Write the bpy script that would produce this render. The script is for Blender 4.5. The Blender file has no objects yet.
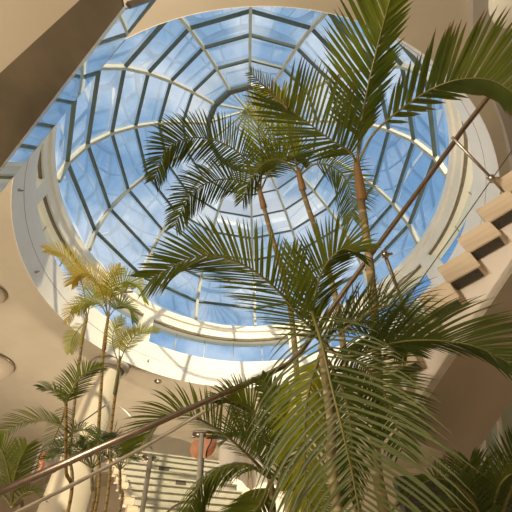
import bpy, bmesh, math, random
from mathutils import Vector as V, Matrix
random.seed(7)
C = bpy.context.scene.collection
sc = bpy.context.scene
R_ = math.radians

# ------------------------------------------------------------------ camera
FPX, ELEV, ROLL, YAW = 323.66, 0.84799, -0.05549, -0.01001
Fw = V((math.sin(YAW)*math.cos(ELEV), math.cos(YAW)*math.cos(ELEV), math.sin(ELEV)))
Rr = V((math.cos(YAW), -math.sin(YAW), 0)); Uu = Rr.cross(Fw)
c_, s_ = math.cos(ROLL), math.sin(ROLL)
CR = c_*Rr + s_*Uu; CU = c_*Uu - s_*Rr
def at(x, y, t):
    """point of the place at depth t (metres) along the sight line of photo point x, y"""
    return (Fw + CR*((x-256)/FPX) - CU*((y-256)/FPX))*t
def at_z(x, y, z):
    d = at(x, y, 1); return d*(z/d.z)
cam = bpy.data.cameras.new('camera'); cam.lens = FPX/512*36; cam.sensor_width = 36; cam.sensor_fit = 'AUTO'
cam.clip_start = 0.02; cam.clip_end = 500
co = bpy.data.objects.new('camera', cam); C.objects.link(co); sc.camera = co
m = Matrix.Identity(4)
for i in range(3): m[i][0], m[i][1], m[i][2] = CR[i], CU[i], -Fw[i]
co.matrix_world = m

# ------------------------------------------------------------------ materials
def nodes(name):
    mt = bpy.data.materials.new(name); mt.use_nodes = True
    nt = mt.node_tree; nt.nodes.clear()
    out = nt.nodes.new('ShaderNodeOutputMaterial')
    return mt, nt, out
def ramp(nt, fac, stops):
    r = nt.nodes.new('ShaderNodeValToRGB'); e = r.color_ramp.elements
    while len(e) < len(stops): e.new(0.5)
    for el, (p, c) in zip(e, stops): el.position = p; el.color = (*c, 1)
    nt.links.new(fac, r.inputs[0]); return r.outputs[0]
def noise(nt, scale, detail=4, coord='Object', stretch=None):
    tc = nt.nodes.new('ShaderNodeTexCoord'); n = nt.nodes.new('ShaderNodeTexNoise')
    n.inputs['Scale'].default_value = scale; n.inputs['Detail'].default_value = detail
    src = tc.outputs[coord]
    if stretch:
        mp = nt.nodes.new('ShaderNodeMapping'); mp.inputs['Scale'].default_value = stretch
        nt.links.new(src, mp.inputs[0]); src = mp.outputs[0]
    nt.links.new(src, n.inputs['Vector']); return n.outputs['Fac']
def paint(name, c0, c1, rough=0.6, scale=3.0, metal=0.0, bump=0.0, stretch=None, spec=0.5):
    mt, nt, out = nodes(name); b = nt.nodes.new('ShaderNodeBsdfPrincipled')
    f = noise(nt, scale, 5, 'Object', stretch)
    nt.links.new(ramp(nt, f, [(0.35, c0), (0.65, c1)]), b.inputs['Base Color'])
    b.inputs['Roughness'].default_value = rough; b.inputs['Metallic'].default_value = metal
    b.inputs['Specular IOR Level'].default_value = spec
    if bump:
        bp = nt.nodes.new('ShaderNodeBump'); bp.inputs['Strength'].default_value = bump; bp.inputs['Distance'].default_value = 0.01
        nt.links.new(noise(nt, scale*8, 4), bp.inputs['Height']); nt.links.new(bp.outputs[0], b.inputs['Normal'])
    nt.links.new(b.outputs[0], out.inputs[0]); return mt
def glass(name, tint, refl, rough=0.0, gcol=(1, 1, 1), top=.8):
    mt, nt, out = nodes(name)
    tr = nt.nodes.new('ShaderNodeBsdfTransparent'); tr.inputs[0].default_value = (*tint, 1)
    gl = nt.nodes.new('ShaderNodeBsdfGlossy'); gl.inputs['Roughness'].default_value = rough; gl.inputs[0].default_value = (*gcol, 1)
    ge = nt.nodes.new('ShaderNodeNewGeometry'); dt = nt.nodes.new('ShaderNodeVectorMath'); dt.operation = 'DOT_PRODUCT'
    nt.links.new(ge.outputs['Incoming'], dt.inputs[0]); nt.links.new(ge.outputs['Normal'], dt.inputs[1])
    def mth(op, a, b=None):
        n = nt.nodes.new('ShaderNodeMath'); n.operation = op
        for i, v in enumerate((a, b)):
            if v is None: continue
            if isinstance(v, (int, float)): n.inputs[i].default_value = v
            else: nt.links.new(v, n.inputs[i])
        return n.outputs[0]
    mr = nt.nodes.new('ShaderNodeMath'); mr.operation = 'ADD'; mr.inputs[1].default_value = refl
    nt.links.new(mth('MULTIPLY', mth('POWER', mth('SUBTRACT', 1.0, mth('ABSOLUTE', dt.outputs['Value'])), 4.0), top-refl), mr.inputs[0])
    mx = nt.nodes.new('ShaderNodeMixShader')
    nt.links.new(mr.outputs[0], mx.inputs[0]); nt.links.new(tr.outputs[0], mx.inputs[1]); nt.links.new(gl.outputs[0], mx.inputs[2])
    nt.links.new(mx.outputs[0], out.inputs[0]); return mt
def leafmat(name, stops_a, trans=0.45, tip=None, rough=0.38):
    """leaf blade: colour varies by noise, optional dry tips along the leaflet (UV v)"""
    mt, nt, out = nodes(name)
    col = ramp(nt, noise(nt, 2.2, 3), stops_a)
    if tip:
        uv = nt.nodes.new('ShaderNodeUVMap'); sp = nt.nodes.new('ShaderNodeSeparateXYZ'); nt.links.new(uv.outputs[0], sp.inputs[0])
        k = ramp(nt, sp.outputs[1], [(tip[0], (0, 0, 0)), (tip[1], (1, 1, 1))])
        mx = nt.nodes.new('ShaderNodeMixRGB'); nt.links.new(k, mx.inputs[0]); nt.links.new(col, mx.inputs[1]); mx.inputs[2].default_value = (*tip[2], 1)
        col = mx.outputs[0]
    b = nt.nodes.new('ShaderNodeBsdfPrincipled'); nt.links.new(col, b.inputs['Base Color']); b.inputs['Roughness'].default_value = rough
    b.inputs['Specular IOR Level'].default_value = 0.35
    t = nt.nodes.new('ShaderNodeBsdfTranslucent')
    br = nt.nodes.new('ShaderNodeMixRGB'); br.blend_type = 'MULTIPLY'; br.inputs[0].default_value = 1
    nt.links.new(col, br.inputs[1]); br.inputs[2].default_value = (1.9, 1.7, 0.7, 1); nt.links.new(br.outputs[0], t.inputs[0])
    mx2 = nt.nodes.new('ShaderNodeMixShader'); mx2.inputs[0].default_value = trans
    nt.links.new(b.outputs[0], mx2.inputs[1]); nt.links.new(t.outputs[0], mx2.inputs[2]); nt.links.new(mx2.outputs[0], out.inputs[0])
    return mt
M = {}
M['plaster'] = paint('ceiling_plaster', (.50, .435, .325), (.54, .47, .35), .75, 1.2)
M['white'] = paint('white_plaster', (.88, .83, .74), (.91, .86, .77), .6, 1.5)
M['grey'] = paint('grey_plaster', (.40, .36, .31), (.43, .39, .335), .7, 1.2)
M['taupe'] = paint('soffit_render', (.60, .53, .44), (.65, .57, .47), .8, 2.0, bump=.25)
M['stringer'] = paint('stringer_plaster', (.78, .70, .60), (.82, .74, .64), .7, 1.6)
M['rib'] = paint('painted_steel', (.42, .41, .33), (.47, .46, .37), .45, 4)
M['ring'] = paint('green_grey_steel', (.065, .09, .075), (.085, .115, .095), .45, 4)
M['hub'] = paint('dark_gasket_steel', (.05, .055, .05), (.08, .08, .07), .5, 6)
M['ledge'] = paint('ledge_paint', (.88, .80, .65), (.91, .83, .68), .5, 2)
M['joint'] = paint('dark_joint', (.16, .12, .07), (.22, .17, .10), .7, 8)
M['pane'] = glass('dome_glass', (.80, .88, .95), .26, top=.5)
M['wpane'] = glass('clerestory_glass', (.66, .80, .95), .08, top=.3)
M['stone'] = paint('travertine', (.58, .46, .32), (.70, .57, .41), .5, 3, stretch=(1, 1, 6), bump=.1)
M['granite'] = paint('dark_granite', (.025, .02, .015), (.10, .08, .055), .6, 60)
M['steel'] = paint('brushed_steel', (.42, .36, .30), (.52, .46, .39), .28, 20, metal=1.0)
M['pale'] = paint('satin_pale_steel', (.58, .52, .43), (.66, .60, .50), .35, 15, metal=.7)
M['bronze'] = paint('bronze_steel', (.30, .235, .18), (.36, .29, .23), .3, 12, metal=1.0)
M['cable'] = paint('dark_cable', (.08, .07, .06), (.12, .11, .1), .4, 12, metal=.6)
M['brown'] = paint('polished_brown_stone', (.055, .045, .028), (.14, .11, .07), .08, 1.6, spec=1.0)
M['mirror'] = glass('balustrade_glass', (.75, .85, .9), .55, 0.01, (.86, .93, 1))
M['lamp'] = paint('lamp_shell', (.50, .43, .33), (.54, .46, .355), .8, 3)
M['lampw'] = paint('glossy_white_shell', (.80, .78, .66), (.86, .84, .72), .15, 3)
M['floor'] = paint('warm_stone_floor', (.50, .41, .29), (.60, .50, .37), .5, .8)
M['soil'] = paint('planter_soil', (.06, .045, .03), (.12, .09, .06), .95, 8, bump=.6)
M['wall'] = paint('wall_plaster', (.62, .52, .39), (.68, .57, .43), .75, .8)
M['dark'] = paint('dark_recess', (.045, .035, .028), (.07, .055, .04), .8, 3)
M['orange'] = paint('orange_silk', (.85, .30, .13), (.90, .42, .24), .45, 4)
M['black'] = paint('black_paint', (.02, .02, .02), (.035, .03, .03), .4, 5)
M['green'] = glass('pale_green_glass', (.72, .86, .78), .22)
M['frost'] = paint('frosted_green_glass', (.50, .58, .48), (.60, .67, .56), .2, 1.5)
M['step'] = paint('pale_stone', (.40, .375, .30), (.50, .46, .37), .55, 4)
M['cloth'] = paint('board_white', (.80, .77, .70), (.84, .80, .73), .6, 2)
M['leaf'] = leafmat('palm_leaf', [(.3, (.055, .09, .014)), (.7, (.19, .23, .035))], .38)
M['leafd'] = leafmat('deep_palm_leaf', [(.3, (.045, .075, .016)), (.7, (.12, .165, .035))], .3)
M['leaff'] = leafmat('greyish_palm_leaf', [(.3, (.09, .125, .05)), (.7, (.20, .24, .105))], .25, (.85, 1.0, (.20, .13, .05)))
M['leafy'] = leafmat('lit_yellow_palm_leaf', [(.3, (.24, .29, .03)), (.7, (.36, .36, .05))], .5)  # yellow-green of leaves with light through them, put into the base colour
M['leafg'] = leafmat('sunlit_gold_palm_leaf', [(.3, (.42, .33, .05)), (.7, (.52, .41, .08))], .45)  # gold of direct sun on the left palms painted into the leaf colour
M['leaft'] = leafmat('dry_tipped_palm_leaf', [(.3, (.055, .085, .016)), (.7, (.16, .19, .034))], .35, (.8, .97, (.17, .085, .035)))
M['rachis'] = paint('palm_rachis', (.16, .15, .035), (.24, .21, .06), .45, 5)
M['rachisy'] = paint('yellow_rachis', (.30, .24, .05), (.38, .30, .08), .45, 5)
def trunkmat(name, a, b, ring):
    mt, nt, out = nodes(name); bs = nt.nodes.new('ShaderNodeBsdfPrincipled'); bs.inputs['Roughness'].default_value = .7
    uv = nt.nodes.new('ShaderNodeUVMap'); w = nt.nodes.new('ShaderNodeTexWave'); w.bands_direction = 'Y'
    w.inputs['Scale'].default_value = 2.2; w.inputs['Distortion'].default_value = 1.2; w.inputs['Detail'].default_value = 2
    nt.links.new(uv.outputs[0], w.inputs[0])
    base = ramp(nt, noise(nt, 6, 4), [(.35, a), (.65, b)])
    k = ramp(nt, w.outputs['Fac'], [(.0, (1, 1, 1)), (.14, (0, 0, 0))])
    mx = nt.nodes.new('ShaderNodeMixRGB'); nt.links.new(k, mx.inputs[0]); nt.links.new(base, mx.inputs[1]); mx.inputs[2].default_value = (*ring, 1)
    nt.links.new(mx.outputs[0], bs.inputs['Base Color'])
    nt.links.new(bs.outputs[0], out.inputs[0]); return mt
M['dryr'] = paint('dry_rachis', (.20, .11, .04), (.28, .17, .07), .7, 5)
M['trunk'] = trunkmat('palm_trunk', (.22, .165, .075), (.33, .25, .12), (.44, .36, .20))
M['trunky'] = trunkmat('golden_cane', (.33, .22, .06), (.42, .29, .09), (.16, .10, .04))
M['shaft'] = paint('green_crownshaft', (.12, .13, .03), (.20, .18, .05), .5, 6)
M['shaftr'] = paint('reddish_crownshaft', (.26, .15, .06), (.34, .20, .08), .5, 6)

# ------------------------------------------------------------------ helpers
def obj(name, bm, mat, parent=None, smooth=False):
    me = bpy.data.meshes.new(name); bm.normal_update(); bm.to_mesh(me); bm.free()
    me.materials.append(mat)
    if smooth:
        for p in me.polygons: p.use_smooth = True
    o = bpy.data.objects.new(name, me); C.objects.link(o)
    if parent: o.parent = parent
    return o
def objl(name, build, mat, parent=None, smooth=False):
    """mesh object with its origin at its own middle; vertices stay where built"""
    bm = bmesh.new(); build(bm)
    c = V((0, 0, 0))
    for v in bm.verts: c += v.co
    c /= max(1, len(bm.verts))
    base = parent.matrix_world.translation.copy() if parent else V((0, 0, 0))
    if parent: base = V(parent['_o'])
    bmesh.ops.translate(bm, verts=bm.verts, vec=-c)
    o = obj(name, bm, mat, parent, smooth); o.location = c-base; o['_o'] = tuple(c)
    return o
def thing(name, loc, label=None, cat=None, group=None, kind=None):
    o = bpy.data.objects.new(name, None); o.empty_display_size = .1; C.objects.link(o); o.location = loc; o['_o'] = tuple(loc)
    return tag(o, label, cat, group, kind)
def tag(o, label=None, cat=None, group=None, kind=None):
    if label: o['label'] = label
    if cat: o['category'] = cat
    if group: o['group'] = group
    if kind: o['kind'] = kind
    return o
def hexa(bm, p):
    """p: 8 points, bottom loop 0-3 and top loop 4-7"""
    v = [bm.verts.new(q) for q in p]
    for f in ((3, 2, 1, 0), (4, 5, 6, 7), (0, 1, 5, 4), (1, 2, 6, 5), (2, 3, 7, 6), (3, 0, 4, 7)): bm.faces.new([v[i] for i in f])
def box(bm, a, ex, ey, ez):
    """corner a and three edge vectors"""
    a = V(a); hexa(bm, [a, a+ex, a+ex+ey, a+ey, a+ez, a+ex+ez, a+ex+ey+ez, a+ey+ez])
def bar(bm, p, q, w, h, up):
    p, q = V(p), V(q); d = (q-p).normalized(); s = d.cross(up).normalized(); u = s.cross(d).normalized()
    box(bm, p-s*w/2-u*h/2, s*w, q-p, u*h)
def catmull(pts, n):
    pts = [V(p) for p in pts]; P = [2*pts[0]-pts[1]]+pts+[2*pts[-1]-pts[-2]]; out = []
    N = len(pts)-1
    for k in range(n+1):
        t = k/n*N; i = min(int(t), N-1); t -= i
        a, b, c, d = P[i:i+4]
        out.append(.5*((2*b)+(c-a)*t+(2*a-5*b+4*c-d)*t*t+(3*b-a-3*c+d)*t**3))
    return out
def tube(bm, pts, rad, seg=10, cap=True, uvs=False):
    uvl = bm.loops.layers.uv.verify() if uvs else None
    n = len(pts); rings = []; u = None; L = 0; Ls = []
    for i, p in enumerate(pts):
        p = V(p); t = (V(pts[min(i+1, n-1)])-V(pts[max(i-1, 0)])).normalized()
        if u is None: u = t.orthogonal().normalized()
        u = (u-t*u.dot(t)).normalized(); w = t.cross(u)
        r = rad[i] if isinstance(rad, (list, tuple)) else rad
        if i: L += (p-V(pts[i-1])).length
        Ls.append(L)
        rings.append([bm.verts.new(p+(u*math.cos(a)+w*math.sin(a))*r) for a in [2*math.pi*k/seg for k in range(seg)]])
    for i in range(n-1):
        for k in range(seg):
            f = bm.faces.new((rings[i][k], rings[i][(k+1) % seg], rings[i+1][(k+1) % seg], rings[i+1][k]))
            if uvs:
                for lp, (uu, vv) in zip(f.loops, ((k/seg, Ls[i]), ((k+1)/seg, Ls[i]), ((k+1)/seg, Ls[i+1]), (k/seg, Ls[i+1]))): lp[uvl].uv = (uu, vv)
    if cap: bm.faces.new(rings[0][::-1]); bm.faces.new(rings[-1])
def lathe(bm, prof, c, a0=0, a1=2*math.pi, seg=96, closed=False):
    """prof: list of (r, z) around vertical axis through c"""
    full = abs(a1-a0-2*math.pi) < 1e-6; n = seg if full else seg+1
    cols = []
    for k in range(n):
        a = a0+(a1-a0)*k/seg
        cols.append([bm.verts.new((c[0]-r*math.sin(a), c[1]-r*math.cos(a), z)) for r, z in prof])
    m_ = len(prof)
    for k in range(seg):
        A, B = cols[k], cols[(k+1) % n]
        for j in range(m_ if closed else m_-1):
            bm.faces.new((A[j], A[(j+1) % m_], B[(j+1) % m_], B[j]))
    if closed and not full: bm.faces.new(cols[0]); bm.faces.new(cols[-1][::-1])
UP = V((0, 0, 1))

# ------------------------------------------------------------------ the shell: ceiling with round opening, walls, floor
S = 6.0; FL = -1.6
DC = V((0, 1.03757*S, 0)); RH = .972*S; ZC = 1.0*S
def build_ceiling(bm):
    n = 112; lo = []; hi = []
    for k in range(n):
        a = 2*math.pi*k/n; d = V((-math.sin(a), -math.cos(a), 0))
        lo.append(d)
    X0, X1, Y0, Y1 = -17, 14, -7, 24
    inner = [bm.verts.new(DC+d*RH+UP*ZC) for d in lo]; outer = []
    for d in lo:
        ts = []
        if d.x > 1e-9: ts.append((X1-DC.x)/d.x)
        if d.x < -1e-9: ts.append((X0-DC.x)/d.x)
        if d.y > 1e-9: ts.append((Y1-DC.y)/d.y)
        if d.y < -1e-9: ts.append((Y0-DC.y)/d.y)
        outer.append(bm.verts.new(DC+d*min(ts)*1.2+UP*ZC))
    for k in range(n):
        j = (k+1) % n; bm.faces.new((inner[k], outer[k], outer[j], inner[j]))
    g = bmesh.ops.extrude_face_region(bm, geom=bm.faces[:])
    bmesh.ops.translate(bm, verts=[v for v in g['geom'] if isinstance(v, bmesh.types.BMVert)], vec=(0, 0, .12))
    bmesh.ops.recalc_face_normals(bm, faces=bm.faces)
tag(objl('ceiling', build_ceiling, M['plaster']), kind='structure')
tag(objl('floor', lambda bm: box(bm, (-18, -8, FL-.2), V((33, 0, 0)), V((0, 33, 0)), V((0, 0, .2))), M['floor']), kind='structure')
for nm, a, ex, ey in (('wall_left', (-17, -7, FL), V((.2, 0, 0)), V((0, 31, 0))), ('wall_right', (13.8, -7, FL), V((.2, 0, 0)), V((0, 31, 0))),
                      ('wall_back', (-17, 23.6, FL), V((31, 0, 0)), V((0, .2, 0))), ('wall_front', (-17, -7, FL), V((31, 0, 0)), V((0, .2, 0)))):
    tag(objl(nm, lambda bm: box(bm, a, ex, ey, V((0, 0, ZC-FL))), M['wall']), kind='structure')

# drum: fascia, clerestory windows, ledge
ZS, ZH, ZL = 1.185*S, 1.408*S, 1.525*S          # sill, head, ledge top
RO = RH+.83                                      # outer face of the drum
NB = 5; az0 = R_(135-2.5); 
piers = [R_(72), R_(132.5), R_(194), R_(255), R_(313.5), R_(374+58)]
piers = [R_(72+ k*60.2) for k in range(6)]
drum = tag(objl('trim_1', lambda bm: lathe(bm, [(RH-.008, ZC-.004), (RH-.008, ZS), (RO, ZS), (RO, ZC+.13), (RH+.001, ZC+.13), (RH+.001, ZC-.004)], DC, closed=True, seg=140), M['white'], smooth=False), kind='structure')
tag(objl('trim_2', lambda bm: lathe(bm, [(RH-.004, ZC+.52), (RH-.014, ZC+.52), (RH-.014, ZC+.53), (RH-.004, ZC+.53)], DC, closed=True, seg=140), M['grey']), kind='structure')
# ring beam and ledge above the windows, stepped mouldings
RL = 1.035*S
tag(objl('trim_3', lambda bm: lathe(bm, [(RO, ZH+.02), (6.31, ZH), (6.31, ZH+.04), (6.24, ZH+.06), (6.24, ZH+.2), (6.27, ZH+.23), (6.27, ZH+.4), (6.2, ZH+.44), (6.2, ZL), (6.24, ZL+.03), (RO+.2, ZL+.05), (RO+.2, ZH+.02)], DC, closed=True, seg=140), M['ledge']), kind='structure')
tag(objl('trim_4', lambda bm: lathe(bm, [(6.29, ZH-.03), (6.36, ZH-.03), (6.36, ZH+.03), (6.29, ZH+.03)], DC, closed=True, seg=140), M['joint']), kind='structure')
for i, a in enumerate(piers):
    w = .036
    tag(objl('trim_%d' % (5+i), lambda bm: lathe(bm, [(6.2, ZS), (6.2, ZH+.05), (RO, ZH+.05), (RO, ZS)], DC, a-w, a+w, 6, closed=True), M['ledge']), kind='structure')
    a0, a1 = a+w, a+R_(60.2)-w
    wn = thing('window_%d' % (i+2), DC+V((-math.sin((a0+a1)/2), -math.cos((a0+a1)/2), 0))*RO+UP*ZS, kind='structure')
    objl('pane', lambda bm: lathe(bm, [(RO-.06, ZS), (RO-.06, ZH)], DC, a0, a1, 18), M['wpane'], wn)
    for k in range(1, 5):
        t = a0+(a1-a0)*k/5
        objl('mullion', lambda bm: lathe(bm, [(RO-.085, ZS), (RO-.085, ZH), (RO-.055, ZH), (RO-.055, ZS)], DC, t-.0025, t+.0025, 1, closed=True), M['rib'], wn)

# ------------------------------------------------------------------ the glass dome
Z0, SR, AZ = 1.77247*S, 1.06437*S, -.05392
TH = [.35255, .55033, .7431, .93744, 1.1412, 1.37168, 1.61334, 1.80]
NR = 14
def dp(k, th, off=0):
    a = AZ+k*2*math.pi/NR; r = (SR+off)*math.sin(th)
    return V((DC.x-r*math.sin(a), DC.y-r*math.cos(a), Z0+(SR+off)*math.cos(th)))
APEX = V((DC.x-.07, DC.y, 3.36*S))
dome = thing('window_1', DC+UP*ZL, kind='structure')
def build_glazing(bm):
    for k in range(NR):
        for j in range(7):
            q = [dp(k, TH[j], .05), dp(k+1, TH[j], .05), dp(k+1, TH[j+1], .05), dp(k, TH[j+1], .05)]
            bm.faces.new([bm.verts.new(p) for p in q])
        bm.faces.new([bm.verts.new(p) for p in (dp(k, TH[0], .05)+UP*.1, APEX+UP*.03, dp(k+1, TH[0], .05)+UP*.1)])
objl('glazing', build_glazing, M['pane'], dome)
for k in range(NR):
    def rb(bm):
        for j in range(7):
            p, q = dp(k, TH[j]), dp(k, TH[j+1]); n = ((p+q)/2-V((DC.x, DC.y, Z0))).normalized()
            d = (q-p).normalized()*.03
            bar(bm, p-d, q+d, .115, .15, n)
    objl('rib', rb, M['rib'], dome)
    objl('cap_rib', lambda bm: bar(bm, dp(k, TH[0])+UP*.1, APEX, .08, .10, UP), M['rib'], dome)
for j in range(0, 7):
    def rg(bm):
        for k in range(NR):
            p, q = dp(k, TH[j]), dp(k+1, TH[j]); n = ((p+q)/2-V((DC.x, DC.y, Z0))).normalized()
            bar(bm, p, q, .085 if j else .14, .11 if j else .2, n)
    objl('glazing_ring' if j else 'hub_ring', rg, M['ring'], dome)
objl('hub_gasket', lambda bm: [bar(bm, dp(k, TH[0]*.95)-UP*.02, dp(k+1, TH[0]*.95)-UP*.02, .13, .22, UP) for k in range(NR)], M['hub'], dome)
objl('hub_disc', lambda bm: lathe(bm, [(.001, APEX.z-.12), (.22, APEX.z-.12), (.28, APEX.z-.05), (.28, APEX.z+.05), (.001, APEX.z+.05)], APEX, seg=24), M['rib'], dome)

# ------------------------------------------------------------------ staircase climbing to the right
GA = R_(45.7); G = V((math.sin(GA), -math.cos(GA), 0)); Nn = V((math.cos(GA), math.sin(GA), 0))   # climb direction, and away from the viewer
RUN, RISE, BH = .2712, .1702, .204
A0 = at(436.8, 267.7, 3.0)
ste = thing('staircase', A0-UP*2, 'cantilevered stone staircase climbing to the right over the palms', 'staircase')
for i in range(-4, 9):
    a = A0+G*RUN*i+UP*RISE*i
    def blk(bm):
        box(bm, a-UP*BH, G*(RUN+.02), Nn*1.35, UP*BH)
        bmesh.ops.bevel(bm, geom=bm.edges[:], offset=.006, segments=2, affect='EDGES')
    st = objl('stone_step', blk, M['stone'], ste)
    objl('granite_inset', lambda bm: box(bm, a-UP*(BH+.006)+G*.022+Nn*.016, G*(RUN-.03), Nn*.13, UP*.008), M['granite'], st)
def stringer(bm):
    a = A0+Nn*.16-UP*(BH-.02); lo, hi = -3.4, 9
    p = lambda i, dz: a+G*RUN*i+UP*(RISE*i+dz)
    hexa(bm, [p(lo, -.375), p(hi, -.375), p(hi, -.375)+Nn*.1, p(lo, -.375)+Nn*.1, p(lo, 0.12), p(hi, 0.12), p(hi, 0.12)+Nn*.1, p(lo, 0.12)+Nn*.1])
objl('stringer', stringer, M['stringer'], ste)
def soff(bm):
    a = A0+Nn*.16-UP*(BH-.02); lo, hi = -3.4, 9
    p = lambda i, dz: a+G*RUN*i+UP*(RISE*i+dz)
    w = Nn*1.25
    hexa(bm, [p(lo, -.38), p(hi, -.38), p(hi, -.38)+w, p(lo, -.38)+w, p(lo, -.31), p(hi, -.31), p(hi, -.31)+w, p(lo, -.31)+w])
objl('soffit', soff, M['taupe'], ste)
# handrail: lower run rising from the left, bend, then up along the flight
SD = (G*RUN+UP*RISE).normalized()
B0 = at(345, 290, 3.05); 
RA, RB = at(345, 290, 3.0), at(497, 85, 3.0)
rail = thing('handrail', at(300, 360, 2.85), 'round bronze steel handrail crossing the view and bending up along the stone stair', 'handrail')
path = [at(-40, 509, 1.75), at(180, 413, 2.4), at(270, 373, 2.68), at(288, 364, 2.74), at(300, 353, 2.8), at(310, 339, 2.85), RA, at(455, 141, 2.95), at(461, 132, 2.95)]
path2 = [at(461, 132, 2.95), at(464, 128, 2.95), at(500, 82, 2.85), at(530, 46, 2.78)]
objl('rail_bar', lambda bm: tube(bm, path+path2[1:], .0225, 14), M['bronze'], rail, True)
for (x0, y0, x1, y1, t) in ((383, 250, 411, 325, 2.98), (452, 137, 512, 200, 2.93)):
    p0, p1 = at(x0, y0, t), at(x1, y1, t)
    ps = objl('baluster', lambda bm: tube(bm, [p0, p1], .017 if t > 2.95 else .013, 10), M['steel'], rail, True)
    k = .66 if t < 2.95 else .06
    cpt = p0.lerp(p1, k); ax = (p1-p0).normalized()
    objl('clamp', lambda bm: (tube(bm, [cpt-ax*.03, cpt+ax*.03], .03, 10), tube(bm, [cpt, cpt+CR*.07+UP*.01], .014, 8)), M['steel'], ps, True)
objl('cable', lambda bm: tube(bm, [at(526, 131, 2.93), at(494, 176, 2.93), at(450, 239, 2.95), at(400, 310, 2.98), at(378, 345, 3.0)], .0045, 6), M['cable'], rail, True)
objl('lower_bar', lambda bm: tube(bm, [at(-30, 536, 1.85), at(18, 512, 2.0), at(80, 481, 2.2), at(135, 452, 2.4), at(175, 429, 2.53), at(215, 405, 2.62), at(252, 382, 2.66)], .013, 10), M['pale'], rail, True)

# ------------------------------------------------------------------ landing overhead, upper left
zb = 2.35
e1a, e1b = at_z(95, -14, zb), at_z(-60, 128, zb)
e2a, e2b = at_z(123, 7, zb), at_z(-60, 246, zb)
land = thing('landing', e2a, 'overhead landing edge clad in polished brown stone with a glass balustrade, upper left', 'landing')
ext = (e1a-e2a).normalized()
def tri(bm, pts, h):
    lo = [bm.verts.new(p) for p in pts]; hi = [bm.verts.new(p+UP*h) for p in pts]
    bm.faces.new(lo[::-1]); bm.faces.new(hi); n = len(pts)
    for i in range(n): bm.faces.new((lo[i], lo[(i+1) % n], hi[(i+1) % n], hi[i]))
e4a = at_z(108, -20, zb)
objl('polished_panel', lambda bm: tri(bm, [e2a, at_z(119, -14, zb), e1a, e1b, e2b], .03), M['brown'], land)
dL = V((-1.2, -.5, 0))
objl('soffit', lambda bm: tri(bm, [at_z(95, -14, zb), at_z(70, -60, zb), at_z(-160, 40, zb), at_z(-60, 128, zb)], .2), M['plaster'], land)
d2 = (e2b-e2a).normalized(); nr = V((-d2.y, d2.x, 0))
if nr.x < 0: nr = -nr
def bal(bm):
    box(bm, e2a+nr*.002, e2b-e2a, nr*.015, UP*.95)
objl('balustrade_pane', bal, M['mirror'], land)
objl('edge_strip', lambda bm: box(bm, e2a-d2*.02, -d2*.02, nr*.03, UP*.9), M['cable'], land)

# bulkhead on the right of the opening (lower soffit with a curved edge)
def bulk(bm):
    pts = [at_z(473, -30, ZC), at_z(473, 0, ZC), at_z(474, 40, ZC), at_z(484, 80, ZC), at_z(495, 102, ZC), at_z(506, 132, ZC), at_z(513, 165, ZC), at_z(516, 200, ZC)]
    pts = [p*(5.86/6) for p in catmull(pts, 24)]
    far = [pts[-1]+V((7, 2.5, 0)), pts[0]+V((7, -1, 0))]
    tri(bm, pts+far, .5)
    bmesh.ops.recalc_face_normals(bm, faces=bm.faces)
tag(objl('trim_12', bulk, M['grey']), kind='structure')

# ------------------------------------------------------------------ ceiling lamps
def dish(x, y, r, drop, mat, label):
    p = at_z(x, y, ZC)
    t = thing('ceiling_lamp', p, label, 'lamp', 'round dish lamps on the ceiling')
    objl('shell', lambda bm: lathe(bm, [(.001, ZC-drop)]+[(r*math.sin(a), ZC-.06-(drop-.06)*math.cos(a)) for a in [R_(q) for q in range(6, 91, 7)]]+[(r*.97, ZC-.05), (r*.6, ZC)], p, seg=40), mat, t, True)
    objl('rim', lambda bm: lathe(bm, [(r, ZC-.075), (r+.02, ZC-.07), (r+.02, ZC-.05), (r, ZC-.045)], p, seg=40, closed=True), M['steel'], t, True)
dish(520, -14, .52, .35, M['lampw'], 'glossy white dish lamp at the top right corner beside the bulkhead')
dish(-12, 362, .80, .55, M['lamp'], 'beige dish lamp at the left edge, lower of the two there')
dish(-11, 291, .42, .3, M['lamp'], 'small beige dish lamp at the left edge, upper of the two there')
p = at_z(158, 381, ZC)
t = thing('ceiling_sensor', p, 'small oval sensor set in the ceiling below the skylight rim', 'sensor')
objl('housing', lambda bm: lathe(bm, [(.001, ZC-.06), (.1, ZC-.055), (.13, ZC-.03), (.14, ZC)], p, seg=24), M['steel'], t, True)
objl('lens', lambda bm: lathe(bm, [(.001, ZC-.075), (.04, ZC-.06)], p, seg=16), M['black'], t, True)
# spotlights on the ledge
pl = DC+V((-math.sin(R_(137)), -math.cos(R_(137)), 0))*(RH+.14)+UP*(ZL-.02)
pl = at(168, 316, 10.0)
dd = (pl-DC); dd.z = 0; dd.normalize()
pl = DC+dd*6.1+UP*(ZH+.35)
tt = thing('spotlight_cluster', pl, 'small cluster of dark spotlights on the skylight ledge', 'spotlight')
objl('bracket', lambda bm: (box(bm, pl-V((.3, .02, .02)), V((.6, 0, 0)), V((0, .05, 0)), V((0, 0, .05))), box(bm, pl-V((.02, .02, .02)), V((.05, 0, 0)), V((0, .05, 0)), V((0, 0, .3)))), M['bronze'], tt)
for dx, dz, tx in ((-.28, .12, -.1), (0, .3, .06), (.26, .14, .14)):
    q = pl+V((dx, -.03, dz))
    objl('spot_head', lambda bm: tube(bm, [q, q+V((tx*.4, -.1, -.02)), q+V((tx, -.24, -.1))], [.06, .1, .12], 12), M['bronze'], tt, True)
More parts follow.
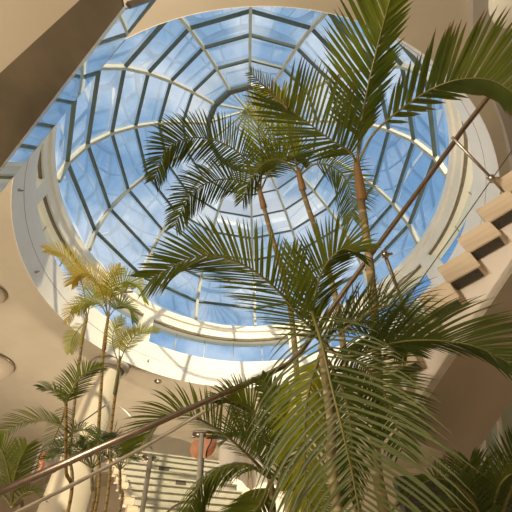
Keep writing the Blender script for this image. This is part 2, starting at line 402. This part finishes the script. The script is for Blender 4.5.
for (x, y) in ((19, 190), (36, 272), (148, 361)):
    d = at(x, y, 1); aa = d.x**2+d.y**2; bb = -2*d.y*DC.y; cc = DC.y**2-(RH-.02)**2
    q = d*((-bb+math.sqrt(bb*bb-4*aa*cc))/(2*aa)); nrm = (DC-q); nrm.z = 0; nrm.normalize()
    lab = {19: 'small metal fitting high on the shaded left of the rim', 36: 'small metal fitting on the rim beside the sunlit palm fronds', 148: 'small metal fitting on the sunlit rim under the windows'}[x]
    ft = thing('wall_fitting', q, lab, 'fitting', 'fittings on the skylight rim')
    objl('base', lambda bm: tube(bm, [q-nrm*.01, q+nrm*.02], .035, 12), M['steel'], ft, True)
    objl('hook', lambda bm: tube(bm, [q+nrm*.01, q+nrm*.05, q+nrm*.06+UP*.04], .012, 8), M['cable'], ft, True)

# ------------------------------------------------------------------ background under the ceiling
cb = at_z(108, 372, ZC)
cb = cb*.96; cb.z = 0
colm = thing('column', V((cb.x, cb.y, FL)), 'round pale column rising behind the left palms to the ceiling', 'column')
objl('shaft', lambda bm: lathe(bm, [(.66, FL), (.46, ZC-.55), (.42, ZC)], cb, seg=40), M['plaster'], colm, True)
objl('collar', lambda bm: lathe(bm, [(.5, ZC-.2), (.62, ZC-.18), (.66, ZC-.06), (.5, ZC)], cb, seg=40), M['grey'], colm, True)
def arcwall(bm):
    c = V((-7.2, 19.5, 0)); lathe(bm, [(4.0, 4.5), (4.0, ZC), (3.8, ZC), (3.8, 4.5)], c, R_(-75), R_(80), 40, closed=True)
tag(objl('trim_13', arcwall, M['grey']), kind='structure')
for (x, lab) in ((228, 'pale round column in the back, left one of the pair behind the handrail'), (262, 'pale round column in the back, right one of the pair behind the handrail')):
    b = at_z(x, 400, ZC); b = V((b.x, b.y+2.5, 0))
    k = thing('column', V((b.x, b.y, FL)), lab, 'column', 'pair of columns in the back')
    objl('shaft', lambda bm: lathe(bm, [(.62, FL), (.62, ZC)], b, seg=32), M['white'], k, True)
    objl('collar', lambda bm: lathe(bm, [(.62, 3.2), (.7, 3.25), (.7, 3.5), (.62, 3.55)], b, seg=32), M['ledge'], k, True)

# far flight of pale steps, seen from below
fs0 = at(137, 514, 8.0); fs1 = at_z(230, 520, fs0.z); fac = (fs1-fs0).normalized(); fdir = V((-fac.y, fac.x, 0))
far = thing('stair_flight', V((fs0.x, fs0.y, FL)), 'far sunlit flight of pale stone steps behind the glass balustrade', 'staircase')
WL = 3.4; FR, FU = .17, .20
for i in range(-1, 9):
    a = fs0+fdir*FR*i-fac*.085*i+UP*(FU*i)
    def stp(bm):
        box(bm, a, fac*WL, fdir*.34, UP*FU*.8); box(bm, a-fdir*.05-fac*.12+UP*FU*.8, fac*(WL+.12), fdir*.4, UP*FU*.2)
    st = objl('pale_step', stp, M['step'], far)
    objl('end_block', lambda bm: box(bm, a-fac*.26-fdir*.03, fac*.25, fdir*.3, UP*FU*.8), M['stone'], st)
    if i in (4, 6):
        k = 1.12 if i == 6 else 1.42
        objl('granite_slot', lambda bm: box(bm, a+fac*k-fdir*.012, fac*.32, fdir*.02, UP*FU*.78), M['granite'], st)
fh = thing('handrail', at(108, 404, 9.0), 'thin far handrail crossing in front of the pale column behind the slender palms', 'handrail')
objl('rail_bar', lambda bm: tube(bm, [at(40, 452, 9.0), at(62, 436, 9.0), at(85, 420, 9.0), at(106, 405, 9.0)], .018, 8), M['cable'], fh, True)
objl('return_bar', lambda bm: tube(bm, [at(106, 405, 9.0), at(111, 400, 9.0), at(126, 412, 8.8), at(145, 430, 8.6)], .02, 8), M['pale'], fh, True)
# glass balustrade in front of it
gb = thing('balustrade', at(190, 512, 5.0), 'glass balustrade with pale posts in front of the far steps', 'balustrade')
for (x0, y0, x1, y1, t) in ((202, 432, 198, 520, 4.6), (151, 455, 143, 520, 5.0)):
    p0, p1 = at(x0, y0, t), at(x1, y1, t)
    q = objl('post', lambda bm: tube(bm, [p0, p1+V((0, 0, -1))], .036, 10), M['step'], gb, True)
    objl('clamp', lambda bm: tube(bm, [p0-CR*.13-CU*.04, p0+CR*.06-CU*.04], .04, 10), M['bronze'], q, True)
objl('glass_pane', lambda bm: box(bm, at(149, 516, 4.98), at(200, 516, 4.62)-at(149, 516, 4.98), V((.01, .02, 0)), at(202, 436, 4.6)-at(200, 516, 4.62)), M['green'] if False else M['clear'] if 'clear' in M else glass('clear_glass', (.96, .97, .95), .03), gb)
objl('curved_rail', lambda bm: tube(bm, catmull([at(160, 520, 4.9), at(175, 506, 4.9), at(190, 501, 4.8), at(200, 502, 4.7)], 16), .016, 8), M['steel'], gb, True)
# orange lantern
oc = at(204, 446, 7.2)
lan = thing('lantern', oc, 'rounded orange lantern on a thin stand behind the pale balustrade post', 'lantern')
def lobe(bm, c, rx, rz, tilt):
    bmesh.ops.create_uvsphere(bm, u_segments=24, v_segments=14, radius=1, matrix=Matrix.Translation(c) @ Matrix.Rotation(tilt, 4, 'Y') @ Matrix.Diagonal((rx, rx*.8, rz, 1)))
objl('lobe', lambda bm: lobe(bm, at(209, 445, 7.2), .16, .27, .3), M['orange'], lan, True)
objl('lobe', lambda bm: lobe(bm, at(197, 449, 7.25), .15, .2, -.2), M['orange'], lan, True)
objl('rib_band', lambda bm: tube(bm, catmull([at(213, 433, 7.0), at(211, 442, 6.98), at(207, 450, 6.98), at(206, 458, 7.0)], 12), .016, 6), M['black'], lan, True)
objl('stand', lambda bm: tube(bm, [at(204, 452, 7.25), V((at(204, 452, 7.25).x, at(204, 452, 7.25).y, FL))], .02, 8), M['cable'], lan, True)
# leaning display board at left
bd = thing('display_board', at(42, 478, 6.0), 'white framed display board with an orange stroke behind the left palms', 'board')
b0, b1, b2, b3 = at(30, 482, 6.0), at(56, 470, 6.3), at(62, 438, 6.4), at(42, 446, 6.1)
objl('panel', lambda bm: hexa(bm, [b0, b1, b2, b3, b0+Fw*.04, b1+Fw*.04, b2+Fw*.04, b3+Fw*.04]), M['cloth'], bd)
objl('frame', lambda bm: [bar(bm, p, q, .05, .05, -Fw) for p, q in ((b0, b1), (b1, b2), (b2, b3), (b3, b0))], M['grey'], bd)
objl('orange_stroke', lambda bm: tube(bm, catmull([at(38, 474, 5.98), at(43, 464, 6.0), at(41, 459, 6.02), at(46, 452, 6.05)], 10), .04, 8), M['orange'], bd, True)

# under the stair on the right: dark recess wall, pale green glazing
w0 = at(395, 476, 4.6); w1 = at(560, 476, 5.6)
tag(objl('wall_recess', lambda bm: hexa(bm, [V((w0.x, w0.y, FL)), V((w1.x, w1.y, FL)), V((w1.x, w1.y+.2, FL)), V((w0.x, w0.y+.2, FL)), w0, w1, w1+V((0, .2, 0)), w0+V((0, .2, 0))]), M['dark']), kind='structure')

gw = thing('window_9', at(500, 478, 5.6), kind='structure')
q = [at(455, 486, 5.5), at(560, 486, 5.9), at(560, 380, 6.2), at(455, 380, 5.8)]
objl('pane', lambda bm: hexa(bm, q+[v+V((0, .05, 0)) for v in q]), M['frost'], gw)
objl('window_frame', lambda bm: (bar(bm, at(486, 488, 5.5), at(478, 380, 5.8), .07, .07, -Fw), bar(bm, at(505, 488, 5.5), at(495, 380, 5.8), .05, .05, -Fw), bar(bm, at(450, 477, 5.45), at(560, 474, 5.85), .16, .1, UP)), M['taupe'], gw)
# ------------------------------------------------------------------ palms
def frond(parent, pts, L, n=34, mat='leaf', rmat='rachis', ang=(68, 32), vee=18, droop=.25, roll=0, sides=(1, 1), p0=.14, w=.03, r0=.012, tipl=.4, curl=0, seed=0, ang2=None, fine=1.5):
    """pts: world points from crown to tip"""
    w = w*.66
    if fine: n = int(n*fine); w = w*(.3+.7/fine)
    rnd = random.Random(seed*131+len(pts)*7+int(L*1000)+n)
    K = 60; P = catmull(pts, K)
    outw = V((P[-1].x-P[0].x, P[-1].y-P[0].y, 0))
    if outw.length < 1e-4: outw = V((0, 1, 0))
    outw.normalize()
    Ts, Ns = [], []
    for i in range(K+1):
        T = (P[min(i+1, K)]-P[max(i-1, 0)]).normalized(); Ts.append(T)
        ref = UP*(1.0-max(0, abs(T.z)-.6)*1.6)-outw*(max(0, T.z-.3)*1.5)+outw*(max(0, -T.z-.3)*1.5)
        N = (ref-T*ref.dot(T)); N.normalize()
        Ns.append(Matrix.Rotation(R_(roll), 3, T) @ N)
    def leaves(bm):
        uvl = bm.loops.layers.uv.verify()
        for k in range(n):
            s = (k+.5)/n; u = p0+(1-p0)*s
            for sd in (-1, 1):
                if sides[0 if sd < 0 else 1] <= 0: continue
                x = min(max((u+rnd.uniform(-.3, .3)/n)*K, 0), K-.001); i = int(x); fr = x-i
                o = P[i].lerp(P[i+1], fr); T = Ts[i].lerp(Ts[i+1], fr).normalized(); N = Ns[i].lerp(Ns[i+1], fr).normalized(); Sd = T.cross(N)*sd
                ag = ang2 if (ang2 and sd > 0) else ang
                a = R_(ag[0]+(ag[1]-ag[0])*s+rnd.uniform(-3, 3)); v = R_(vee+rnd.uniform(-4, 4))
                d = (T*math.cos(a)+(Sd*math.cos(v)+N*math.sin(v))*math.sin(a)).normalized()
                prof = min(1, .6+s*2) if s < .5 else 1-(1-tipl)*((s-.5)/.5)**1.4
                ln = L*prof*sides[0 if sd < 0 else 1]*rnd.uniform(.9, 1.06)
                W = (T-d*T.dot(d)).normalized()
                q = o.copy(); dirn = d.copy(); prev = None; ns = 6
                dr = droop*rnd.uniform(.8, 1.25)
                for j in range(ns+1):
                    f = j/ns
                    ww = w*.5*(.55+.45*math.sin(math.pi*min(1, f*1.1+.12)) if f < .6 else (1-((f-.6)/.4)**1.4)*.98+.02)
                    Wj = (W-dirn*W.dot(dirn)).normalized(); nn = dirn.cross(Wj)
                    tri_ = [bm.verts.new(q-Wj*ww), bm.verts.new(q-nn*ww*.35), bm.verts.new(q+Wj*ww)]
                    if prev:
                        for a_, b_ in ((0, 1), (1, 2)):
                            fc = bm.faces.new((prev[a_], prev[b_], tri_[b_], tri_[a_])); fc.smooth = True
                            for lp, (uu, vv) in zip(fc.loops, ((a_/2, (j-1)/ns), (b_/2, (j-1)/ns), (b_/2, f), (a_/2, f))): lp[uvl].uv = (uu, vv)
                    prev = tri_
                    q = q+dirn*(ln/ns)
                    cz = curl*(max(0, f-.45))*3
                    dirn = (dirn-UP*(dr*1.6/ns*(.5+f))-T*0+(-UP)*cz/ns).normalized()
    fo = objl('frond', leaves, M[mat], parent)
    objl('midrib', lambda bm: tube(bm, P[::2], [r0*(1-.85*i/30)+.001 for i in range(31)], 6), M[rmat], fo, True)
    return fo
def px(l, dt=0): return [at(x, y, t+dt) for x, y, t in l]
def palm(name, label, trunk, rad, fronds, tmat='trunk', shaft=None, cat='palm tree', group=None, smat='shaft', down=True):
    tp = px(trunk)
    base = tp[-1].copy()
    if down:
        e = tp[-1]; d = tp[-1]-tp[-2]
        k = (FL+.1-e.z)/d.z if d.z < -.05 else 0
        hor = V((d.x, d.y, 0))*k*.04
        tp.append(V((e.x+hor.x, e.y+hor.y, FL+.02))); base = tp[-1]
    t = thing(name, base, label, cat, group)
    pts = catmull(tp, 40); n = len(pts)
    objl('trunk', lambda bm: tube(bm, pts, [rad*(.82+.3*i/n)*(1+.05*math.sin(i*2.1)) for i in range(n)], 12, uvs=True), M[tmat], t, True)
    if shaft:
        q = px(shaft); 
        sp = catmull(q, 14)
        objl('crownshaft', lambda bm: tube(bm, sp, [rad*(.55+.75*(i/14)**.7) for i in range(15)], 12), M[smat], t, True)
    for i, fd in enumerate(fronds):
        a = dict(fd); pts_ = px(a.pop('p'))
        frond(t, pts_, seed=i+len(label), **a)
    return t
D_ = dict
# tall palm on the right
palm('palm_tree', 'tallest palm with a ringed slender trunk and fronds at the top right', [(357, 168, 3.05), (361, 200, 3.0), (368, 250, 2.9), (374, 310, 2.75), (379, 400, 2.55), (382, 500, 2.4)], .040, [
    D_(p=[(357, 165, 3.05), (360, 130, 2.98), (368, 86, 2.85), (380, 36, 2.75), (392, -8, 2.7), (402, -50, 2.65)], L=.62, n=54, ang=(42, 28), ang2=(56, 32), vee=4, droop=.1, w=.040, p0=.16, sides=(.6, 1), fine=0),
    D_(p=[(357, 165, 3.05), (376, 131, 2.95), (421, 95, 2.8), (456, 80, 2.65), (491, 80, 2.55), (522, 98, 2.5)], L=.47, n=40, ang=(46, 34), ang2=(50, 88), vee=4, droop=.05, w=.048, p0=.25, mat='leaft', curl=.7, sides=(.75, 1.0), tipl=.6, fine=0),
    D_(p=[(357, 165, 3.05), (350, 152, 3.0), (331, 140, 2.95), (304, 120, 2.9), (286, 107, 2.85)], L=.52, n=26, ang=(74, 66), ang2=(60, 12), vee=10, droop=.12, w=.036, p0=.2, fine=0, mat='leaft', curl=1.8, tipl=.8),
    D_(p=[(288, 109, 2.85), (276, 98, 2.85), (264, 86, 2.85), (250, 72, 2.85)], L=.14, n=14, ang=(60, 40), vee=0, droop=.6, w=.02, mat='leaft', rmat='dryr', p0=.05),
], shaft=[(356, 160, 3.06), (359, 180, 3.02), (362, 200, 2.99)], smat='shaftr')
# the two mid palms
palm('palm_tree', 'middle palm with a short visible trunk right of centre under the dome', [(299, 176, 3.7), (304, 195, 3.68), (314, 225, 3.64), (326, 262, 3.6), (338, 310, 3.5), (352, 420, 3.2), (358, 512, 3.0)], .033, [
    D_(p=[(300, 175, 3.7), (316, 164, 3.6), (338, 170, 3.55), (351, 192, 3.55), (352, 218, 3.55)], L=.36, n=30, ang=(70, 40), droop=.35, w=.026, p0=.25),
    D_(p=[(299, 175, 3.7), (292, 145, 3.65), (287, 118, 3.6), (282, 92, 3.55)], L=.34, n=24, mat='leafy', w=.026, droop=.15, ang=(50, 25), p0=.2, fine=0),
    D_(p=[(299, 175, 3.7), (282, 160, 3.65), (265, 163, 3.6), (250, 180, 3.6), (243, 200, 3.6)], L=.34, n=26, w=.028, droop=.35, p0=.2),
], shaft=[(298, 168, 3.71), (300, 178, 3.69), (303, 190, 3.68)], smat='shaftr')
palm('palm_tree', 'middle palm with arching fronds left of centre under the dome', [(260, 192, 4.1), (266, 215, 4.05), (273, 240, 4.0), (283, 275, 3.9), (292, 320, 3.8), (300, 420, 3.5), (304, 512, 3.3)], .033, [
    D_(p=[(260, 192, 4.1), (246, 160, 3.95), (220, 142, 3.85), (190, 138, 3.75), (166, 150, 3.7), (154, 180, 3.7)], L=.40, n=44, ang=(72, 44), droop=.55, vee=8, w=.036, p0=.16, mat='leafd'),
    D_(p=[(260, 192, 4.1), (238, 180, 4.0), (210, 182, 3.95), (188, 198, 3.9), (175, 226, 3.9)], L=.40, n=36, ang=(70, 40), droop=.6, vee=6, w=.034, p0=.16, mat='leafd'),
    D_(p=[(260, 192, 4.1), (262, 158, 4.0), (258, 125, 3.95), (262, 95, 3.9)], L=.42, n=24, mat='leafy', w=.03, droop=.2, ang=(48, 25), p0=.2, fine=0),
    D_(p=[(260, 192, 4.1), (272, 168, 4.05), (290, 155, 4.0), (305, 158, 4.0)], L=.34, n=26, w=.03, droop=.3, p0=.2),
    D_(p=[(260, 192, 4.1), (262, 170, 4.1), (268, 145, 4.15), (282, 125, 4.2)], L=.36, n=22, mat='leaf', w=.028, droop=.3, p0=.2, fine=0),
], shaft=[(258, 184, 4.12), (261, 196, 4.09), (264, 208, 4.06)], smat='shaftr')
# foreground palm in the centre
palm('palm_tree', 'foreground palm whose huge drooping fronds fill the centre of the view', [(322, 345, 1.98), (326, 380, 1.98), (332, 430, 1.95), (338, 512, 1.9)], .03, [
    D_(p=[(334, 352, 1.95), (305, 322, 1.9), (272, 285, 1.82), (235, 261, 1.76), (195, 257, 1.72), (152, 278, 1.7)], L=.44, n=44, ang=(62, 36), vee=16, droop=.12, w=.026, p0=.08, r0=.009, sides=(.7, 1.0)),
    D_(p=[(312, 312, 1.85), (322, 345, 1.66), (333, 392, 1.5), (343, 432, 1.42), (352, 472, 1.38), (360, 515, 1.36), (366, 550, 1.36)], L=.56, n=30, ang=(80, 42), vee=6, droop=.75, w=.021, p0=.02, r0=.008, tipl=.6, mat='leaff', rmat='rachis', fine=1.15),
    D_(p=[(325, 350, 1.95), (352, 356, 1.85), (392, 343, 1.8), (432, 340, 1.75), (474, 346, 1.7), (520, 368, 1.66)], L=.44, n=42, ang=(52, 30), droop=.3, w=.024, p0=.12, r0=.008, mat='leafd'),
    D_(p=[(320, 342, 1.98), (314, 308, 1.96), (322, 272, 1.94), (340, 250, 1.92), (358, 252, 1.9)], L=.3, n=34, ang=(55, 35), droop=.3, w=.024, p0=.15, r0=.008),
    D_(p=[(318, 340, 1.98), (306, 310, 2.0), (298, 280, 2.02), (292, 250, 2.04)], L=.26, n=13, ang=(36, 20), droop=.05, w=.026, p0=.1, r0=.007, fine=0),
    D_(p=[(325, 345, 1.95), (350, 325, 1.9), (378, 308, 1.88), (402, 305, 1.86), (415, 320, 1.85)], L=.3, n=36, ang=(72, 40), droop=.6, w=.014, p0=.15, r0=.006, mat='leaff'),
    D_(p=[(325, 350, 2.05), (352, 358, 2.1), (375, 378, 2.1), (392, 410, 2.1), (402, 450, 2.1)], L=.36, n=36, ang=(70, 40), droop=.3, w=.024, p0=.1, mat='leafd'),
    D_(p=[(322, 350, 2.05), (335, 330, 2.15), (362, 322, 2.2), (392, 332, 2.2), (408, 352, 2.2)], L=.36, n=36, ang=(66, 40), droop=.25, w=.026, p0=.1, mat='leafd'),
    D_(p=[(320, 355, 2.05), (310, 385, 2.05), (305, 425, 2.05), (306, 480, 2.05), (310, 530, 2.05)], L=.34, n=36, ang=(50, 30), droop=.3, w=.028, p0=.05, mat='leafy'),
    D_(p=[(328, 360, 2.1), (345, 395, 2.1), (352, 440, 2.15), (350, 500, 2.2)], L=.34, n=36, ang=(55, 30), droop=.3, w=.026, p0=.05, mat='leafd'),
])
# lower centre palm
palm('palm_tree', 'low palm below the handrail with dark upright fronds left of the drooping one', [(270, 478, 2.75), (272, 495, 2.75), (274, 530, 2.75)], .03, [
    D_(p=[(270, 478, 2.75), (248, 455, 2.70), (218, 430, 2.65), (186, 415, 2.60), (160, 422, 2.55), (138, 448, 2.55)], L=0.43, n=40, ang=(66, 36), droop=.3, w=0.029, p0=.15, sides=(1, .8)),
    D_(p=[(270, 478, 2.75), (266, 440, 2.70), (254, 412, 2.65), (236, 402, 2.62), (220, 404, 2.60)], L=0.36, n=30, ang=(60, 34), droop=.25, w=0.031, p0=.2),
    D_(p=[(270, 478, 2.75), (244, 464, 2.70), (216, 470, 2.65), (196, 492, 2.62), (186, 520, 2.62)], L=.42, n=34, ang=(60, 38), droop=1.1, vee=-10, w=.026, p0=.12, mat='leaf'),
    D_(p=[(274, 500, 2.70), (284, 460, 2.65), (284, 425, 2.60), (276, 398, 2.58), (262, 380, 2.56)], L=0.24, n=34, ang=(60, 40), droop=.5, w=0.036, p0=.1),
    D_(p=[(270, 478, 2.80), (256, 450, 2.85), (240, 436, 2.90), (224, 440, 2.90)], L=0.41, n=30, ang=(66, 40), droop=.25, w=0.031, p0=.1, mat='leafd'),
    D_(p=[(270, 480, 2.75), (262, 500, 2.70), (250, 520, 2.70), (244, 550, 2.70)], L=0.36, n=26, droop=.2, w=0.034, mat='leaf'),
    D_(p=[(272, 480, 2.80), (288, 450, 2.90), (305, 430, 2.90), (318, 440, 2.90)], L=0.41, n=30, droop=.25, w=0.034, mat='leafy'),
    D_(p=[(272, 490, 2.80), (290, 490, 2.80), (312, 500, 2.80), (325, 530, 2.80)], L=0.41, n=30, droop=.25, w=0.034, mat='leafd'),
])
# bottom right palm
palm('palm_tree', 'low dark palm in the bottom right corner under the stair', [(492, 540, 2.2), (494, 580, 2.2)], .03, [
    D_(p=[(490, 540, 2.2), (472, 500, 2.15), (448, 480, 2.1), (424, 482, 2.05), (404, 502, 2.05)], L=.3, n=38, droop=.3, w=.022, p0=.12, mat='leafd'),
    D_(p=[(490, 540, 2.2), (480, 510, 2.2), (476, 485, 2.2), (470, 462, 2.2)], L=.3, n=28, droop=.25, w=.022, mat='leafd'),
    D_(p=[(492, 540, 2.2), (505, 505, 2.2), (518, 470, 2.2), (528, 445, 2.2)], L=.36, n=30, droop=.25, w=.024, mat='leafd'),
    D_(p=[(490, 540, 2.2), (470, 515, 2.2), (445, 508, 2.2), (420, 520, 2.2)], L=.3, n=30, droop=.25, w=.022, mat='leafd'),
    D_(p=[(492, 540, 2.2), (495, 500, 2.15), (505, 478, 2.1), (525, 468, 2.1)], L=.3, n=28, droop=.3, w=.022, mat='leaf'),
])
# slender canes at the left, sun's gold painted into their fronds
LP = 7.3
def q5(l, t=LP): return [(x, y, t) for x, y in l]
palm('palm_tree', 'leftmost slender sunlit palm with golden arching fronds by the rim', q5([(87, 318), (82, 342), (76, 390), (70, 450), (68, 512)]), .034, [
    D_(p=q5([(87, 318), (84, 292), (76, 270), (62, 254), (46, 250)]), L=0.43, n=34, mat='leafg', droop=.4, w=0.036, p0=.25),
    D_(p=q5([(87, 318), (80, 305), (72, 310), (68, 322)]), L=0.28, n=20, mat='leafg', droop=.4, w=0.030),
    D_(p=q5([(87, 318), (92, 298), (102, 290), (112, 296)]), L=0.33, n=22, mat='leafy', droop=.3, w=0.034),
    D_(p=q5([(87, 320), (78, 330), (72, 340), (70, 352)]), L=0.28, n=18, mat='leafy', droop=.3, w=0.030),
], tmat='trunk', shaft=q5([(87, 314), (84, 328), (81, 346)]), smat='rachisy', group='slender palms at the left')
palm('palm_tree', 'middle one of the three slender sunlit palms at the left with the fullest crown', q5([(108, 318), (104, 345), (101, 390), (98, 440), (95, 512)], 7.1), .036, [
    D_(p=q5([(108, 318), (102, 292), (92, 276), (80, 274), (72, 284)], 7.1), L=0.43, n=34, mat='leafg', droop=.4, w=0.036, p0=.2),
    D_(p=q5([(108, 318), (112, 294), (124, 282), (137, 286), (145, 302)], 7.1), L=0.45, n=34, mat='leafy', droop=.4, w=0.038, p0=.2),
    D_(p=q5([(108, 318), (100, 304), (88, 302), (78, 312)], 7.1), L=0.38, n=26, mat='leafy', droop=.4, w=0.034, p0=.2),
    D_(p=q5([(108, 318), (118, 306), (128, 308), (134, 322)], 7.1), L=0.40, n=26, mat='leaf', droop=.4, w=0.038, p0=.2),
    D_(p=q5([(108, 318), (106, 296), (110, 278), (120, 268)], 7.1), L=0.35, n=24, mat='leafg', droop=.3, w=0.034, p0=.2),
], tmat='trunky', shaft=q5([(109, 312), (106, 332), (104, 350)], 7.1), smat='shaftr', group='slender palms at the left')
palm('palm_tree', 'rightmost slender sunlit palm at the left with one bright frond over the rim', q5([(119, 362), (116, 390), (111, 430), (105, 512)], 7.0), .034, [
    D_(p=q5([(119, 364), (127, 346), (140, 333), (157, 331)], 7.0), L=0.33, n=28, mat='leafy', droop=.3, w=0.036, p0=.2),
    D_(p=q5([(119, 364), (113, 346), (114, 330), (122, 318)], 7.0), L=0.28, n=22, mat='leafy', droop=.3, w=0.030, p0=.25),
    D_(p=q5([(119, 364), (120, 345), (128, 332), (138, 330)], 7.0), L=0.25, n=20, mat='leafg', droop=.3, w=0.030, p0=.25),
], tmat='trunky', shaft=q5([(120, 356), (118, 374), (115, 394)], 7.0), group='slender palms at the left')
palm('palm_tree', 'green palm with long fronds arching to the left edge above the handrail', q5([(66, 404), (66, 430), (66, 470), (66, 520)], 3.9), .02, [
    D_(p=q5([(66, 428), (56, 424), (40, 420), (20, 424), (-6, 440)], 3.9), L=.3, n=36, mat='leaf', droop=.2, fine=0, w=0.022, p0=.1),
    D_(p=q5([(66, 404), (72, 390), (84, 374), (101, 367)], 3.9), L=.28, n=32, mat='leaf', droop=.35, fine=0, w=0.025, p0=.05),
    D_(p=q5([(66, 404), (60, 396), (51, 390), (40, 388)], 3.9), L=.22, n=24, mat='leafd', droop=.5, fine=0, w=0.022, p0=.05),
    D_(p=q5([(66, 404), (62, 420), (54, 440), (50, 455)], 3.9), L=.2, n=20, mat='leaff', droop=.3, fine=0, w=0.014, p0=.05),
    D_(p=q5([(66, 440), (76, 430), (90, 432), (100, 444)], 3.9), L=.22, n=24, mat='leafd', droop=.3, fine=0, w=0.019),
], tmat='trunky')
palm('palm_tree', 'low palm at the bottom left corner under the handrail', q5([(12, 505), (14, 530)], 3.2), .022, [
    D_(p=q5([(12, 505), (10, 480), (4, 455), (-6, 438)], 3.2), L=.26, n=28, mat='leaf', droop=.2, fine=0, w=0.022),
    D_(p=q5([(12, 505), (14, 480), (20, 460), (27, 446)], 3.2), L=.26, n=28, mat='leaf', droop=.2, fine=0, w=0.020),
    D_(p=q5([(12, 505), (24, 494), (34, 492), (44, 500)], 3.2), L=.18, n=22, mat='leaf', droop=.3, fine=0, w=0.017),
    D_(p=q5([(12, 505), (0, 492), (-12, 490), (-24, 500)], 3.2), L=.2, n=22, mat='leafd', droop=.3, fine=0, w=0.017),
])
for (cx, cy, t, lab, n, seed) in ((92, 468, 5.6, 'bushy dark palm among the slender canes behind the handrail, left of the far steps', 9, 3), (120, 470, 6.0, 'small bushy palm just left of the far steps', 7, 5)):
    rnd = random.Random(seed); fr = []
    for i in range(n):
        a = R_(200+140*(i+.5)/n+rnd.uniform(-12, 12)); l = rnd.uniform(28, 46)
        fr.append(D_(p=[(cx, cy, t), (cx+math.cos(a)*l*.5, cy+math.sin(a)*l*.75, t+rnd.uniform(-.2, .2)), (cx+math.cos(a)*l, cy+math.sin(a)*l*.85, t), (cx+math.cos(a)*l*1.3, cy+math.sin(a)*l*.65, t)], L=.3, n=20, mat=rnd.choice(['leaf', 'leafd', 'leafd']), droop=.35, w=.028))
    palm('palm_tree', lab, [(cx, cy, t), (cx, cy+20, t), (cx-1, cy+45, t)], .03, fr)

# ------------------------------------------------------------------ light
w = bpy.data.worlds.new('sky'); sc.world = w; w.use_nodes = True; nt = w.node_tree; nt.nodes.clear()
out = nt.nodes.new('ShaderNodeOutputWorld'); bg = nt.nodes.new('ShaderNodeBackground'); nt.links.new(bg.outputs[0], out.inputs[0])
tc = nt.nodes.new('ShaderNodeTexCoord'); nz = nt.nodes.new('ShaderNodeTexNoise'); nz.inputs['Scale'].default_value = 3.2; nz.inputs['Detail'].default_value = 6
nt.links.new(tc.outputs['Generated'], nz.inputs['Vector'])
col = ramp(nt, nz.outputs['Fac'], [(.40, (.19, .34, .54)), (.49, (.33, .47, .63)), (.57, (.70, .75, .81))])
nt.links.new(col, bg.inputs[0]); bg.inputs[1].default_value = 1.12
sun = bpy.data.lights.new('sun', 'SUN'); sun.energy = 8.5; sun.angle = R_(.6); sun.color = (1, .79, .50)
so = bpy.data.objects.new('sun', sun); C.objects.link(so)
sel = R_(37); sd = V((-.31*math.cos(sel), .95*math.cos(sel), -math.sin(sel)))
so.rotation_euler = sd.to_track_quat('-Z', 'Y').to_euler(); so.location = (6, -6, 20)
for (p, e, r) in (((-5, -3, -.9), 540, .5), ((-8, 7, -.9), 240, .5), ((-5, 13, -.9), 330, .5), ((1, 16, -.9), 420, .5)):  # unseen fill lights added near the floor to brighten the interior
    l = bpy.data.lights.new('floor_fill', 'AREA'); l.energy = e; l.size = r; l.color = (1, .86, .68)
    lo = bpy.data.objects.new('floor_fill', l); C.objects.link(lo); lo.location = p; lo.rotation_euler = (math.pi, 0, 0)
l = bpy.data.lights.new('stair_fill', 'AREA'); l.energy = 320; l.size = .5; l.color = (1, .88, .72)  # fill light added behind the camera to brighten the stair side
lo = bpy.data.objects.new('stair_fill', l); C.objects.link(lo); lo.location = (-5.5, -3.5, 2.2)
lo.rotation_euler = (V((2.2, 2.6, 2.4))-V(lo.location)).to_track_quat('-Z', 'Y').to_euler()
sc.view_settings.view_transform = 'Standard'; sc.view_settings.look = 'None'; sc.view_settings.gamma = 1; sc.view_settings.exposure = 0
for o in C.objects:
    if '_o' in o: del o['_o']
